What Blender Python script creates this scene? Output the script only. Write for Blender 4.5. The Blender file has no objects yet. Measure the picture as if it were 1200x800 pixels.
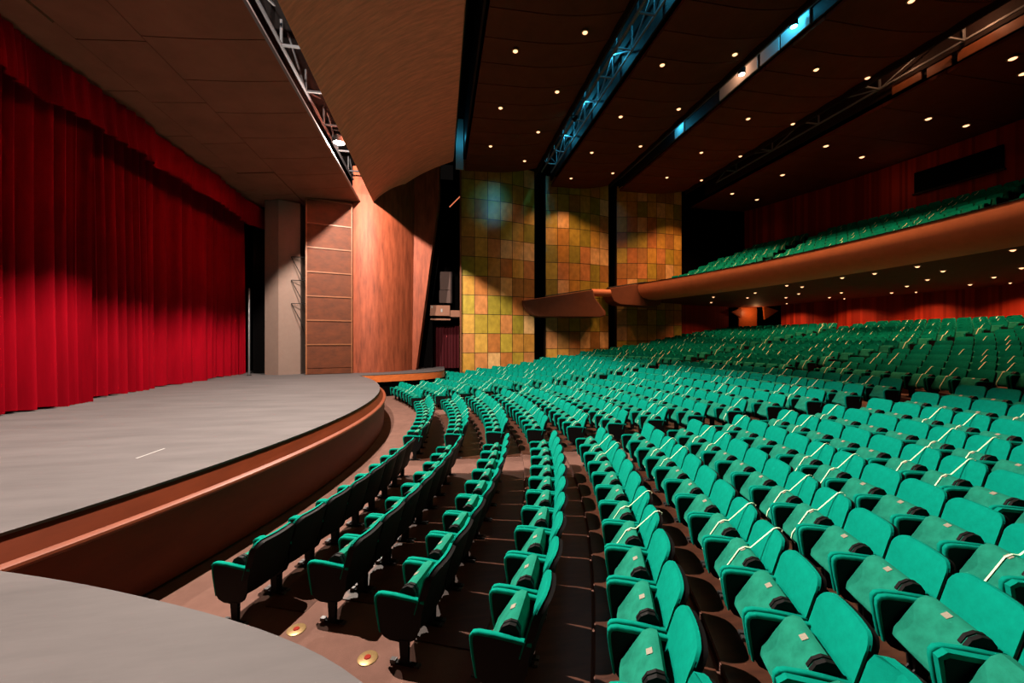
import bpy, bmesh, math, random
from mathutils import Vector, Matrix
random.seed(7)
scene = bpy.context.scene
COL = scene.collection
PI = math.pi
CX, CY = -20.8, 12.5            # common centre of the apron, the seat rows and the balcony


def rad(a): return a * PI / 180.0
def polar(r, a): return (CX + r * math.cos(a), CY + r * math.sin(a))


# ------------------------------------------------------------------ materials
def new_mat(name):
    m = bpy.data.materials.new(name)
    m.use_nodes = True
    return m, m.node_tree, m.node_tree.nodes['Principled BSDF']


ALB = .4
def plain(name, col, rough=0.6, metal=0.0, var=0.0, scale=8.0, stretch=(1, 1, 1), bump=0.0, bscale=60.0, spec=0.22, alb=None):
    col = tuple(c * (ALB if alb is None else alb) for c in col)
    m, nt, b = new_mat(name)
    b.inputs['Roughness'].default_value = rough
    b.inputs['Metallic'].default_value = metal
    b.inputs['Specular IOR Level'].default_value = spec
    b.inputs['Base Color'].default_value = (*col, 1)
    if var or bump:
        tc = nt.nodes.new('ShaderNodeTexCoord')
        mp = nt.nodes.new('ShaderNodeMapping')
        mp.inputs['Scale'].default_value = stretch
        nt.links.new(tc.outputs['Object'], mp.inputs['Vector'])
    if var:
        n = nt.nodes.new('ShaderNodeTexNoise')
        n.inputs['Scale'].default_value = scale
        n.inputs['Detail'].default_value = 5
        n.inputs['Roughness'].default_value = 0.65
        nt.links.new(mp.outputs['Vector'], n.inputs['Vector'])
        r = nt.nodes.new('ShaderNodeValToRGB')
        r.color_ramp.elements[0].position = 0.3
        r.color_ramp.elements[1].position = 0.7
        r.color_ramp.elements[0].color = (*[max(0, c * (1 - var)) for c in col], 1)
        r.color_ramp.elements[1].color = (*[min(1, c * (1 + var)) for c in col], 1)
        nt.links.new(n.outputs['Fac'], r.inputs['Fac'])
        nt.links.new(r.outputs['Color'], b.inputs['Base Color'])
    if bump:
        n2 = nt.nodes.new('ShaderNodeTexNoise')
        n2.inputs['Scale'].default_value = bscale
        n2.inputs['Detail'].default_value = 3
        nt.links.new(mp.outputs['Vector'], n2.inputs['Vector'])
        bp = nt.nodes.new('ShaderNodeBump')
        bp.inputs['Strength'].default_value = bump
        bp.inputs['Distance'].default_value = 0.01
        nt.links.new(n2.outputs['Fac'], bp.inputs['Height'])
        nt.links.new(bp.outputs['Normal'], b.inputs['Normal'])
    return m


def emit(name, col, strength):
    m, nt, b = new_mat(name)
    b.inputs['Base Color'].default_value = (*col, 1)
    b.inputs['Emission Color'].default_value = (*col, 1)
    b.inputs['Emission Strength'].default_value = strength
    return m


def tile_mat(name, cols, nu, nv, seed, rough=0.35):
    """one flat random colour per tile (UV runs 0..1 over nu x nv tiles), dark joints, faint grain inside a tile"""
    m, nt, b = new_mat(name)
    N, L = nt.nodes, nt.links
    uv = N.new('ShaderNodeUVMap')
    sc = N.new('ShaderNodeVectorMath'); sc.operation = 'MULTIPLY'; sc.inputs[1].default_value = (nu, nv, 1)
    L.new(uv.outputs['UV'], sc.inputs[0])
    fl = N.new('ShaderNodeVectorMath'); fl.operation = 'FLOOR'; L.new(sc.outputs[0], fl.inputs[0])
    ad = N.new('ShaderNodeVectorMath'); ad.operation = 'ADD'; ad.inputs[1].default_value = (seed, seed * 1.7, 0)
    L.new(fl.outputs[0], ad.inputs[0])
    wn = N.new('ShaderNodeTexWhiteNoise'); wn.noise_dimensions = '2D'; L.new(ad.outputs[0], wn.inputs['Vector'])
    rp = N.new('ShaderNodeValToRGB'); rp.color_ramp.interpolation = 'CONSTANT'
    el = rp.color_ramp.elements
    while len(el) < len(cols): el.new(0.5)
    for i, c in enumerate(cols):
        el[i].position = i / len(cols); el[i].color = (*c, 1)
    L.new(wn.outputs['Value'], rp.inputs['Fac'])
    nz = N.new('ShaderNodeTexNoise'); nz.inputs['Scale'].default_value = 3.0; nz.inputs['Detail'].default_value = 6
    L.new(sc.outputs[0], nz.inputs['Vector'])
    mr = N.new('ShaderNodeMapRange'); mr.inputs['From Min'].default_value = .3; mr.inputs['From Max'].default_value = .7
    mr.inputs['To Min'].default_value = 0.72; mr.inputs['To Max'].default_value = 1.12
    L.new(nz.outputs['Fac'], mr.inputs['Value'])
    mx = N.new('ShaderNodeVectorMath'); mx.operation = 'SCALE'
    L.new(rp.outputs['Color'], mx.inputs[0]); L.new(mr.outputs['Result'], mx.inputs['Scale'])
    # joints
    fr = N.new('ShaderNodeVectorMath'); fr.operation = 'FRACTION'; L.new(sc.outputs[0], fr.inputs[0])
    sp = N.new('ShaderNodeSeparateXYZ'); L.new(fr.outputs[0], sp.inputs[0])
    ms = []
    for ax, w in (('X', .022), ('Y', .016)):
        s = N.new('ShaderNodeMath'); s.operation = 'SUBTRACT'; s.inputs[1].default_value = .5; L.new(sp.outputs[ax], s.inputs[0])
        a = N.new('ShaderNodeMath'); a.operation = 'ABSOLUTE'; L.new(s.outputs[0], a.inputs[0])
        g = N.new('ShaderNodeMath'); g.operation = 'GREATER_THAN'; g.inputs[1].default_value = .5 - w; L.new(a.outputs[0], g.inputs[0])
        ms.append(g)
    mm = N.new('ShaderNodeMath'); mm.operation = 'MAXIMUM'; L.new(ms[0].outputs[0], mm.inputs[0]); L.new(ms[1].outputs[0], mm.inputs[1])
    mix = N.new('ShaderNodeMix'); mix.data_type = 'RGBA'
    L.new(mm.outputs[0], mix.inputs['Factor']); L.new(mx.outputs[0], mix.inputs[6]); mix.inputs[7].default_value = (.02, .012, .006, 1)
    L.new(mix.outputs[2], b.inputs['Base Color'])
    b.inputs['Roughness'].default_value = rough
    return m


M = {}
M['fabric'] = plain('teal_upholstery', (.001, .51, .36), .9, var=.12, scale=14, bump=.25, bscale=260, spec=.04)
M['fabric_worn'] = plain('teal_upholstery_worn', (.026, .42, .275), .9, var=.22, scale=10, bump=.25, bscale=260, spec=.04)
M['black'] = plain('black_plastic', (.009, .0085, .0085), .6, spec=.12)
M['steel'] = plain('dull_steel', (.25, .24, .24), .45, .7, var=.2)
M['plate'] = plain('cream_plate', (.62, .55, .42), .5, var=.15, scale=60)
M['tape'] = plain('pale_tape', (.66, .86, .55), .5, alb=.95)
M['stage'] = plain('grey_stage_paint', (.195, .168, .168), .7, var=.2, spec=.25, scale=1.4, stretch=(.35, 1.6, 1), bump=.1, bscale=20)
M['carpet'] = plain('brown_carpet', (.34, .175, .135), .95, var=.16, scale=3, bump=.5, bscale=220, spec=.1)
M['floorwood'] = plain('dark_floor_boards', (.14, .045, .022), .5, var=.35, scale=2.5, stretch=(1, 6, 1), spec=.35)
M['apron'] = plain('mahogany_panel', (.30, .055, .018), .5, var=.18, scale=1.2, stretch=(1, 1, 3), spec=.15)
M['apron_lip'] = plain('mahogany_lip', (.42, .10, .042), .45, var=.12, scale=3)
M['fascia'] = plain('orange_wood', (.50, .12, .03), .4, var=.2, scale=3, stretch=(1, 1, 4), alb=.9)
M['velvet'] = plain('red_velvet', (.40, .0015, .011), .9, var=.2, scale=2.0, stretch=(1, 1, .15), bump=.15, bscale=90, spec=.03)
M['copper'] = plain('copper_veneer', (.46, .10, .042), .55, .1, alb=.45, var=.42, scale=5.0, stretch=(1.0, 1.0, .14), bump=.12, bscale=9)
M['sail'] = plain('copper_veneer_ceiling', (.80, .225, .135), .7, 0, alb=1.0, var=.2, scale=4, stretch=(.35, 2.2, .35), bump=.08, bscale=9)
M['panelwood'] = plain('brown_wood_panel', (.19, .043, .010), .65, var=.3, scale=2.2, stretch=(1, 1, 1.8))
M['panelframe'] = plain('orange_wood_rail', (.44, .15, .06), .42, var=.15, scale=4)
M['ceil'] = plain('brown_ceiling', (.27, .062, .027), .7, spec=.1, var=.14, scale=1.5)
M['stageceil'] = plain('taupe_ceiling', (.62, .20, .12), .7, var=.14, scale=.9, spec=.1)
M['dark'] = plain('black_void', (.008, .007, .007), .9, spec=.0)
M['darkbrown'] = plain('dark_brown_wall', (.03, .012, .009), .7, var=.2, spec=.2)
M['pier'] = plain('pinkish_plaster', (.38, .25, .20), .8, var=.06, scale=4, bump=.1, bscale=80)
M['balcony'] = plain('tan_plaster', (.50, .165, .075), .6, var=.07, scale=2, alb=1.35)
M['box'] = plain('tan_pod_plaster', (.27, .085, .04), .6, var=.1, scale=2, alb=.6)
M['ply'] = plain('tan_board', (.52, .22, .13), .6, var=.08, scale=4)
M['chrome'] = plain('grey_metal', (.5, .5, .52), .35, .8)
M['truss'] = plain('painted_truss', (.35, .36, .38), .5, .2)
M['brass'] = plain('brass', (.72, .46, .20), .4, .5, var=.15, scale=60)
M['redlens'] = plain('red_lens', (.6, .05, .03), .3)
M['white'] = plain('white_tape', (.7, .68, .66), .6)
M['shaded_cloth'] = plain('shade_darkened_red_cloth', (.12, .004, .010), .8, var=.2)  # red cloth with the side passage's shade put into its colour
M['shaded_board'] = plain('shade_darkened_board', (.20, .115, .095), .7)  # board colour darkened to stand in for shade above the passage ledge
M['truss_dark'] = plain('dark_truss', (.06, .06, .065), .7, spec=.1)


def slat_mat(name, c0, c1, nu):
    m, nt, b = new_mat(name)
    N, L = nt.nodes, nt.links
    uv = N.new('ShaderNodeUVMap')
    sc = N.new('ShaderNodeVectorMath'); sc.operation = 'MULTIPLY'; sc.inputs[1].default_value = (nu, 0, 0)
    L.new(uv.outputs['UV'], sc.inputs[0])
    fl = N.new('ShaderNodeVectorMath'); fl.operation = 'FLOOR'; L.new(sc.outputs[0], fl.inputs[0])
    wn = N.new('ShaderNodeTexWhiteNoise'); wn.noise_dimensions = '2D'; L.new(fl.outputs[0], wn.inputs['Vector'])
    mix = N.new('ShaderNodeMix'); mix.data_type = 'RGBA'
    L.new(wn.outputs['Value'], mix.inputs['Factor']); mix.inputs[6].default_value = (*c0, 1); mix.inputs[7].default_value = (*c1, 1)
    L.new(mix.outputs[2], b.inputs['Base Color'])
    b.inputs['Roughness'].default_value = .6
    b.inputs['Specular IOR Level'].default_value = .1
    return m


M['redwood'] = slat_mat('red_wood_slats', (.13, .008, .003), (.28, .020, .006), 260)
TILES = [tuple(1.2 * c for c in t) for t in [(.40, .18, .03), (.33, .22, .025), (.38, .13, .03), (.48, .26, .045), (.24, .18, .02), (.44, .17, .05), (.30, .13, .03), (.58, .32, .12), (.36, .25, .03), (.42, .21, .03)]]


# ------------------------------------------------------------------ mesh building
class MB:
    def __init__(s): s.v = []; s.f = []; s.mi = []; s.uv = {}
    def add(s, verts, faces, mi=0, uvs=None):
        o = len(s.v); s.v += [tuple(v) for v in verts]
        for k, f in enumerate(faces):
            if uvs: s.uv[len(s.f)] = [uvs[i] for i in f]
            s.f.append(tuple(i + o for i in f)); s.mi.append(mi)
        return s
    def box(s, x0, x1, y0, y1, z0, z1, mi=0, mat=None):
        vs = [(x, y, z) for z in (z0, z1) for y in (y0, y1) for x in (x0, x1)]
        if mat is not None: vs = [tuple(mat @ Vector(v)) for v in vs]
        return s.add(vs, [(0, 2, 3, 1), (4, 5, 7, 6), (0, 1, 5, 4), (2, 6, 7, 3), (0, 4, 6, 2), (1, 3, 7, 5)], mi)
    def bar(s, a, b, w, h=None, mi=0):
        a, b = Vector(a), Vector(b); h = h or w; d = (b - a).normalized()
        up = Vector((0, 0, 1)) if abs(d.z) < .95 else Vector((1, 0, 0))
        sx = d.cross(up).normalized(); sy = sx.cross(d)
        vs = [p + sx * (i * w / 2) + sy * (j * h / 2) for p in (a, b) for i, j in ((-1, -1), (1, -1), (1, 1), (-1, 1))]
        return s.add(vs, [(0, 1, 2, 3), (7, 6, 5, 4), (0, 4, 5, 1), (1, 5, 6, 2), (2, 6, 7, 3), (3, 7, 4, 0)], mi)
    def prism(s, prof, axis_pts, mi=0):
        """closed profile loops joined in order; axis_pts = list of loops (lists of points)"""
        n = len(axis_pts[0]); vs = [p for l in axis_pts for p in l]; fs = []
        for k in range(len(axis_pts) - 1):
            for i in range(n):
                j = (i + 1) % n
                fs.append((k * n + i, k * n + j, (k + 1) * n + j, (k + 1) * n + i))
        fs.append(tuple(range(n - 1, -1, -1))); b = (len(axis_pts) - 1) * n
        fs.append(tuple(range(b, b + n)))
        return s.add(vs, fs, mi)
    def grid(s, rows, mi=0, uv=False, thick=None):
        nr, nc = len(rows), len(rows[0]); vs = [p for r in rows for p in r]
        fs = [(r * nc + c, r * nc + c + 1, (r + 1) * nc + c + 1, (r + 1) * nc + c) for r in range(nr - 1) for c in range(nc - 1)]
        us = [(c / (nc - 1), r / (nr - 1)) for r in range(nr) for c in range(nc)] if uv else None
        return s.add(vs, fs, mi, us)
    def slab(s, front, back, mi=0, uv=False):
        nr, nc = len(front), len(front[0]); vs = [p for r in front for p in r] + [p for r in back for p in r]; o = nr * nc
        fs = []
        for r in range(nr - 1):
            for c in range(nc - 1):
                a, b, d, e = r * nc + c, r * nc + c + 1, (r + 1) * nc + c + 1, (r + 1) * nc + c
                fs.append((a, b, d, e)); fs.append((o + e, o + d, o + b, o + a))
        for c in range(nc - 1):
            fs.append((c + 1, c, o + c, o + c + 1)); t = (nr - 1) * nc
            fs.append((t + c, t + c + 1, o + t + c + 1, o + t + c))
        for r in range(nr - 1):
            fs.append((r * nc, (r + 1) * nc, o + (r + 1) * nc, o + r * nc)); e = nc - 1
            fs.append(((r + 1) * nc + e, r * nc + e, o + r * nc + e, o + (r + 1) * nc + e))
        us = [(c / (nc - 1), r / (nr - 1)) for r in range(nr) for c in range(nc)] * 2 if uv else None
        return s.add(vs, fs, mi, us)
    def lathe(s, prof, n=20, mi=0, c=(0, 0, 0)):
        loops = [[(c[0] + r * math.cos(2 * PI * i / n), c[1] + r * math.sin(2 * PI * i / n), c[2] + z) for i in range(n)] for r, z in prof]
        return s.prism(None, loops, mi)
    def mesh(s, name, mats, smooth=False):
        me = bpy.data.meshes.new(name)
        me.from_pydata(s.v, [], s.f)
        for m in (mats if isinstance(mats, (list, tuple)) else [mats]): me.materials.append(m)
        me.polygons.foreach_set('material_index', s.mi)
        if s.uv:
            ul = me.uv_layers.new(name='UVMap')
            for p in me.polygons:
                if p.index in s.uv:
                    for li, u in zip(p.loop_indices, s.uv[p.index]): ul.data[li].uv = u
        me.update()
        bm = bmesh.new(); bm.from_mesh(me); bmesh.ops.recalc_face_normals(bm, faces=bm.faces)
        if smooth:
            for e in bm.edges:
                if len(e.link_faces) == 2: e.smooth = e.calc_face_angle(0) < rad(smooth if smooth is not True else 40)
        bm.to_mesh(me); bm.free()
        if smooth: me.polygons.foreach_set('use_smooth', [True] * len(me.polygons))
        return me
    def build(s, name, mats, parent=None, smooth=False, loc=None):
        o = bpy.data.objects.new(name, s.mesh(name, mats, smooth))
        COL.objects.link(o)
        if parent is not None: o.parent = parent
        if loc is not None: o.location = loc
        return o


def empty(name, loc=(0, 0, 0), rz=0.0):
    o = bpy.data.objects.new(name, None); o.empty_display_size = .1
    o.location = loc; o.rotation_euler = (0, 0, rz); COL.objects.link(o)
    return o


def tag(o, label, cat, group=None, kind=None):
    o['label'] = label; o['category'] = cat
    if group: o['group'] = group
    if kind: o['kind'] = kind
    return o


def struct(o, label, cat='building part'):
    o['kind'] = 'structure'; o['label'] = label; o['category'] = cat
    return o


def copy_tree(o, parent=None):
    c = o.copy(); COL.objects.link(c); c.parent = parent
    for ch in o.children: copy_tree(ch, c)
    return c


ORD = ['zeroth', 'first', 'second', 'third', 'fourth', 'fifth', 'sixth', 'seventh', 'eighth', 'ninth', 'tenth', 'eleventh', 'twelfth', 'thirteenth', 'fourteenth', 'fifteenth', 'sixteenth', 'seventeenth', 'eighteenth', 'nineteenth', 'twentieth', 'twenty-first', 'twenty-second', 'twenty-third', 'twenty-fourth', 'twenty-fifth', 'twenty-sixth', 'twenty-seventh', 'twenty-eighth', 'twenty-ninth', 'thirtieth']

# ------------------------------------------------------------------ seat rows: radii, heights
PITCH = .575
def floor_z(r):
    x = max(0, r - 20.5)
    h = .03 * x + .005 * x * x if x <= 12 else 1.08 + .15 * (x - 12)
    return -1.2 + h
ROWS = [20.5 + 1.0 * k for k in range(13)] + [34.2 + .975 * k for k in range(14)]
R_BACK = 48.6


def y_far(x):        # far side limit of the seating (the tiled side wall)
    return min(25.2 + .42 * max(0, x - 1.0), 27.6) if x > .2 else 24.4
def y_near(x): return 25.0 - y_far(x)


# stalls floor: a terrace per row, carpet with dark boards under the seats
def build_floor():
    mb = MB()
    bounds = [(17.5, 20.02, -1.2)]
    for k, r in enumerate(ROWS):
        r0 = r - .53
        r1 = (ROWS[k + 1] - .53) if k + 1 < len(ROWS) else R_BACK + .6
        bounds.append((r0, r1, floor_z(r) if k else -1.2))
    for i, (r0, r1, z) in enumerate(bounds):
        if i == 0: r1 = bounds[1][0]
        row = i - 1
        a_lo0 = math.asin(max(-1, (-5.0 - CY) / r0)); a_hi0 = math.asin(min(1, (29.9 - CY) / r0))
        if r0 < 25: a_hi0 = min(a_hi0, rad(40)); a_lo0 = max(a_lo0, -rad(40))
        n = 72
        for r_a, r_b in ((r0, r1),):
            vs, fs = [], []
            for c in range(n + 1):
                t = c / n
                for r in (r_a, r_b):
                    lo = max(-rad(48), math.asin(max(-1, (-5.0 - CY) / r))); hi = min(rad(48), math.asin(min(1, (29.9 - CY) / r)))
                    a = lo + (hi - lo) * t
                    vs.append((*polar(r, a), z))
            for c in range(n): fs.append((2 * c, 2 * c + 1, 2 * c + 3, 2 * c + 2))
            mb.add(vs, fs, 0)
            if i + 1 < len(bounds):              # riser
                z2 = bounds[i + 1][2]
                vs2 = []
                for c in range(n + 1):
                    p = vs[2 * c + 1]; vs2 += [p, (p[0], p[1], z2)]
                mb.add(vs2, [(2 * c, 2 * c + 1, 2 * c + 3, 2 * c + 2) for c in range(n)], 0)
    o = mb.build('floor', [M['carpet']])
    struct(o, 'brown carpeted floor of the stalls stepping up from the stage', 'floor')
build_floor()

AIS = .58   # half width of a radial aisle
def blocks(k):
    """angular spans of row k as (name, start angle, end angle), counted from the aisle end"""
    r = ROWS[k]
    def lim(sign):
        a = rad(22.7)
        for _ in range(30):
            x, _y = polar(r, a + rad(.5))
            lo = (y_far(x) if sign > 0 else y_far(x)) - CY
            if r * math.sin(a + rad(.5)) > lo: break
            a += rad(.5)
        return a
    af, an = lim(1), lim(-1)
    h = AIS / r
    if k < 13:
        m = rad(10.6)
        if k == 0: af = rad(23.9)
        elif k < 4: af = rad(23.6 + .9 * max(0, k - 1))
        if k < 4: an = rad((23.1, 22.45, 23.6, 24.4)[k])
        return [('near', -rad(8.8) - h, -an), ('middle', -rad(8.8) + h, m - h), ('far', m + h, af)]
    m = rad(10.4)
    return [('outer near', -m - h, -an), ('near', -h, -m + h), ('middle', h, m - h), ('far', m + h, af)]


# boards under the rows
bi = 0
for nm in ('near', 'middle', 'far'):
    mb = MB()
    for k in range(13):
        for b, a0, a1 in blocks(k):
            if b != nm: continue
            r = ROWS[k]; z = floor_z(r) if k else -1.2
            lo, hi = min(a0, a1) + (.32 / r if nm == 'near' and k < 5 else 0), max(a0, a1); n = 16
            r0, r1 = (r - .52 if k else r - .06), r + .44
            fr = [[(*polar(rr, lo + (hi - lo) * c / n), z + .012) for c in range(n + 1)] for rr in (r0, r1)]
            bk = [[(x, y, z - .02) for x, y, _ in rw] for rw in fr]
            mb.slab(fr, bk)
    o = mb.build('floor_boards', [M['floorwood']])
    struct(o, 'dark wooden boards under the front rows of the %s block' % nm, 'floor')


# ------------------------------------------------------------------ the chair
def seat_meshes():
    d = {}
    # local +x is forward (towards the stage), y across, z up; upright of the back at x = 0
    def back_pts(off, bulge, nu, nv, inset=0.0, z0=.335, z1=.875):
        rows = []
        zs = [z0 + (z1 - .1 - z0) * i / nv for i in range(nv + 1)] + [z1 - .1 + .1 * math.sin(rad(a)) for a in (22, 42, 60, 75, 87)]
        for z in zs:
            w = .276 - inset - .03 * max(0, (.5 - z) / .17) ** 2
            if z > z1 - .1: w = w - .1 + .1 * math.sqrt(max(0, 1 - ((z - z1 + .1) / .1) ** 2)) * .97 + .003
            row = []
            for i in range(nu + 1):
                u = -1 + 2 * i / nu
                y = u * w
                x = .02 - (z - .34) * .30 + .035 * (y / .26) ** 2 + off + bulge * (1 - u ** 2) * math.sin(PI * min(1, (z - z0) / (z1 - z0) * .9 + .08)) - .05 * max(0, z - .78) * 4 * .5
                row.append((x, y, z - inset * (1 if z > .8 else 0)))
            rows.append(row)
        return rows
    mb = MB().slab(back_pts(.032, .022, 10, 6, .004), back_pts(.008, 0, 10, 6, .004))
    d['backrest'] = mb.mesh('backrest', [M['fabric']], 50)
    mb = MB().slab(back_pts(.018, 0, 10, 5, -.003, .30, .860), back_pts(-.036, -.004, 10, 5, .010, .31, .860))
    d['back_shell'] = mb.mesh('back_shell', [M['black']], 50)
    # tipped-up seat: wedge whose underside faces forward
    prof = [(.06, .60), (.085, .662), (.13, .67), (.18, .642), (.255, .525), (.335, .40), (.345, .345), (.31, .302), (.22, .308), (.10, .34), (.06, .42)]
    loops = []
    for y, s in ((-.228, .88), (-.219, .975), (-.20, 1), (.20, 1), (.219, .975), (.228, .88)):
        loops.append([(.18 + (x - .18) * s, y, .45 + (z - .45) * s) for x, z in prof])
    d['seat'] = MB().prism(None, loops).mesh('seat', [M['fabric_worn']], 45)
    mb = MB()
    R = Matrix.Translation((.155, 0, .657)) @ Matrix.Rotation(rad(30), 4, 'Y')
    mb.box(-.022, .022, -.026, .026, -.004, .0035, 0, R)
    d['number_plate'] = mb.mesh('number_plate', [M['plate']])
    def bracket(sy):
        pr = [(.055, .52), (.055, .63), (.082, .672), (.132, .679), (.185, .650), (.215, .60), (.17, .50)]
        mb = MB()
        for ya, yb in ((.164, .190), (.203, .2335)):
            ys = sorted((sy * ya, sy * yb)); mb.prism(None, [[(x, y, z) for x, z in pr] for y in ys])
        return mb.mesh('hinge_bracket', [M['black']])
    d['bracket'] = [bracket(-1), bracket(1)]
    # arm: upholstered strap over the top and down the front of a dark side panel
    def arm(sy):
        yc = sy * .2555
        path = [(-.045, .595), (.10, .607), (.25, .617), (.36, .617), (.405, .605), (.428, .575), (.43, .53), (.415, .42), (.395, .31), (.385, .26)]
        loops = []
        for i, (x, z) in enumerate(path):
            a = path[max(0, i - 1)]; b = path[min(len(path) - 1, i + 1)]
            t = Vector((b[0] - a[0], 0, b[1] - a[1])).normalized(); nrm = Vector((-t.z, 0, t.x))
            th = .028 if i < 6 else .028 - .002 * (i - 5) * 1.5
            w = .0205 if i < 5 else .0205 - .0016 * (i - 4)
            c = Vector((x, yc, z))
            sec = [(-w, 0), (-w, -th * .55), (-w * .8, -th)][::-1]
            pts = []
            for yy, hh in ((-w, -th), (w, -th), (w, -.006), (w * .72, 0), (-w * .72, 0), (-w, -.006)):
                p = c + nrm * hh; pts.append((p.x, p.y + yy, p.z))
            loops.append(pts)
        return MB().prism(None, loops).mesh('armrest', [M['fabric']], 60)
    def panel(sy):
        yc = sy * .2555
        pr = [(-.03, .575), (.38, .592), (.405, .56), (.398, .46), (.372, .28), (.34, .235), (.28, .21), (.12, .205), (.04, .25), (-.01, .36)]
        return MB().prism(None, [[(x, yc + t, z) for x, z in pr] for t in (-.014, .014)]).mesh('side_panel', [M['black']])
    def leg(sy):
        yc = sy * .2555
        mb = MB()
        mb.prism(None, [[(.10, yc - .018, .23), (.19, yc - .018, .23), (.19, yc + .018, .23), (.10, yc + .018, .23)],
                        [(.105, yc - .018, .02), (.175, yc - .018, .02), (.175, yc + .018, .02), (.105, yc + .018, .02)]][::-1])
        mb.box(.03, .25, yc - .02, yc + .02, .012, .032)
        return mb.mesh('leg', [M['black']])
    def foot(sy):
        yc = sy * .2555
        mb = MB().box(.225, .275, yc - .021, yc + .021, .012, .045); mb.bar((.20, yc, .03), (.10, yc, .19), .014)
        mb.box(.0, .05, yc - .021, yc + .021, .012, .03)
        return mb.mesh('foot_bracket', [M['steel']])
    d['arm'] = [arm(-1), arm(1)]; d['panel'] = [panel(-1), panel(1)]; d['leg'] = [leg(-1), leg(1)]; d['foot'] = [foot(-1), foot(1)]
    # warning tape tying the seat up: down the back, over the top, across to the seat, down its face
    w = .008
    path = [(-.104, .60), (-.163, .80), (-.188, .866), (-.165, .884), (-.142, .886), (-.112, .876), (.085, .678), (.135, .681), (.187, .650), (.262, .530), (.343, .403), (.353, .345), (.315, .294)]
    fr = [[(x, y, z) for y in (-w, w)] for x, z in path]
    bk = [[(x - (.0025 if i < 3 else -.001), y, z - (.0025 if i > 2 else 0)) for y in (-w, w)] for i, (x, z) in enumerate(path)]
    d['tape'] = MB().slab(fr, bk).mesh('tape_strip', [M['tape']])
    return d


SM = seat_meshes()


def link(name, me, parent, label=None):
    o = bpy.data.objects.new(name, me); COL.objects.link(o); o.parent = parent
    if label: o['label'] = label
    return o


def make_seat(taped, full):
    t = empty('theatre_seat')
    b = link('backrest', SM['backrest'], t)
    link('back_shell', SM['back_shell'], b if full else t, 'black back shell')
    s = link('seat_cushion', SM['seat'], t)
    if full: link('number_plate', SM['number_plate'], s, 'small cream number plate')
    for i in (0, 1):
        if i: link('hinge_bracket', SM['bracket'][i], s if full else t, 'black hinge bracket')
        a = link('armrest', SM['arm'][i], t)
        link('side_panel', SM['panel'][i], a if full else t, 'black side panel')
        g = link('leg', SM['leg'][i], t, 'black leg')
        if full: link('foot_bracket', SM['foot'][i], g, 'dull steel foot bracket')
    if taped: link('tape_strip', SM['tape'], t, 'pale yellow tape strip')
    return t


# camera model used only to rank the seats by how large the photograph shows them
PSI = rad(10.3)
def project(x, y, z):
    d = x * math.sin(PSI) + y * math.cos(PSI); l = x * math.cos(PSI) - y * math.sin(PSI)
    if d < .3: return None
    return 600 + 467 * l / d, 400 - 467 * (z - 1.7) / d, d


def taped_q(k, b, i):
    if b == 'near' and (k < 3 or (k == 3 and i > 2)): return False
    base = {'near': 0, 'middle': 2, 'far': 1, 'outer near': 3}[b]
    return (i * 2 + k * 3 + base + (k * k) % 3) % 5 in (0, 2)


seats = []
for k, r in enumerate(ROWS):
    z = floor_z(r) if k else -1.2
    for b, a0, a1 in blocks(k):
        arc = abs(a1 - a0) * r
        n = int(arc / (PITCH - .008))
        if n < 1: continue
        if b == 'near' and k == 0: n = 8
        p = arc / n if b == 'near' and k == 0 else PITCH if n * PITCH > arc else min(arc / n, PITCH * (1.035 if k < 4 else 1.012))
        sg = 1 if a1 > a0 else -1
        for i in range(n):
            a = a0 + sg * (i + .5) * p / r
            x, y = polar(r, a)
            pr = project(x, y, z + .6)
            if pr is None or pr[0] > 1330 or pr[1] > 960 or y < .55: continue
            inside = pr[0] < 1222 and pr[1] < 835
            seats.append((pr[2], inside, k, b, i, a, x, y, z, taped_q(k, b, i)))
seats.sort()
chosen = [s for s in seats if s[1]][:300]
ids = set((s[2], s[3], s[4]) for s in chosen)
rest = [s for s in seats if (s[2], s[3], s[4]) not in ids]

N_FULL = 130
protos = {}
for q, (d, ins, k, b, i, a, x, y, z, tp) in enumerate(chosen):
    full = q < N_FULL
    key = (tp, full)
    o = protos[key] = make_seat(tp, full) if key not in protos else copy_tree(protos[key])
    o.location = (x, y, z); o.rotation_euler = (0, 0, a + PI)
    o['label'] = '%s, %s row from the stage, %s block, %s from the aisle' % (
        'teal seat with tape' if tp else 'untaped teal seat', ORD[k + 1], b, ORD[i + 1])
    o['category'] = 'theatre seat'; o['group'] = 'teal tip-up seats of the stalls'


# every further seat (more than 300 of them, a few pixels each) as one object
def box8(x0, x1, y0, y1, z0, z1, sh=0):
    return [(x0 + (sh if zz == z1 else 0), yy, zz) if False else (xx + (sh if zz == z1 else 0), yy, zz) for zz in (z0, z1) for yy in (y0, y1) for xx in (x0, x1)]


BF = [(0, 2, 3, 1), (4, 5, 7, 6), (0, 1, 5, 4), (2, 6, 7, 3), (0, 4, 6, 2), (1, 3, 7, 5)]


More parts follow.
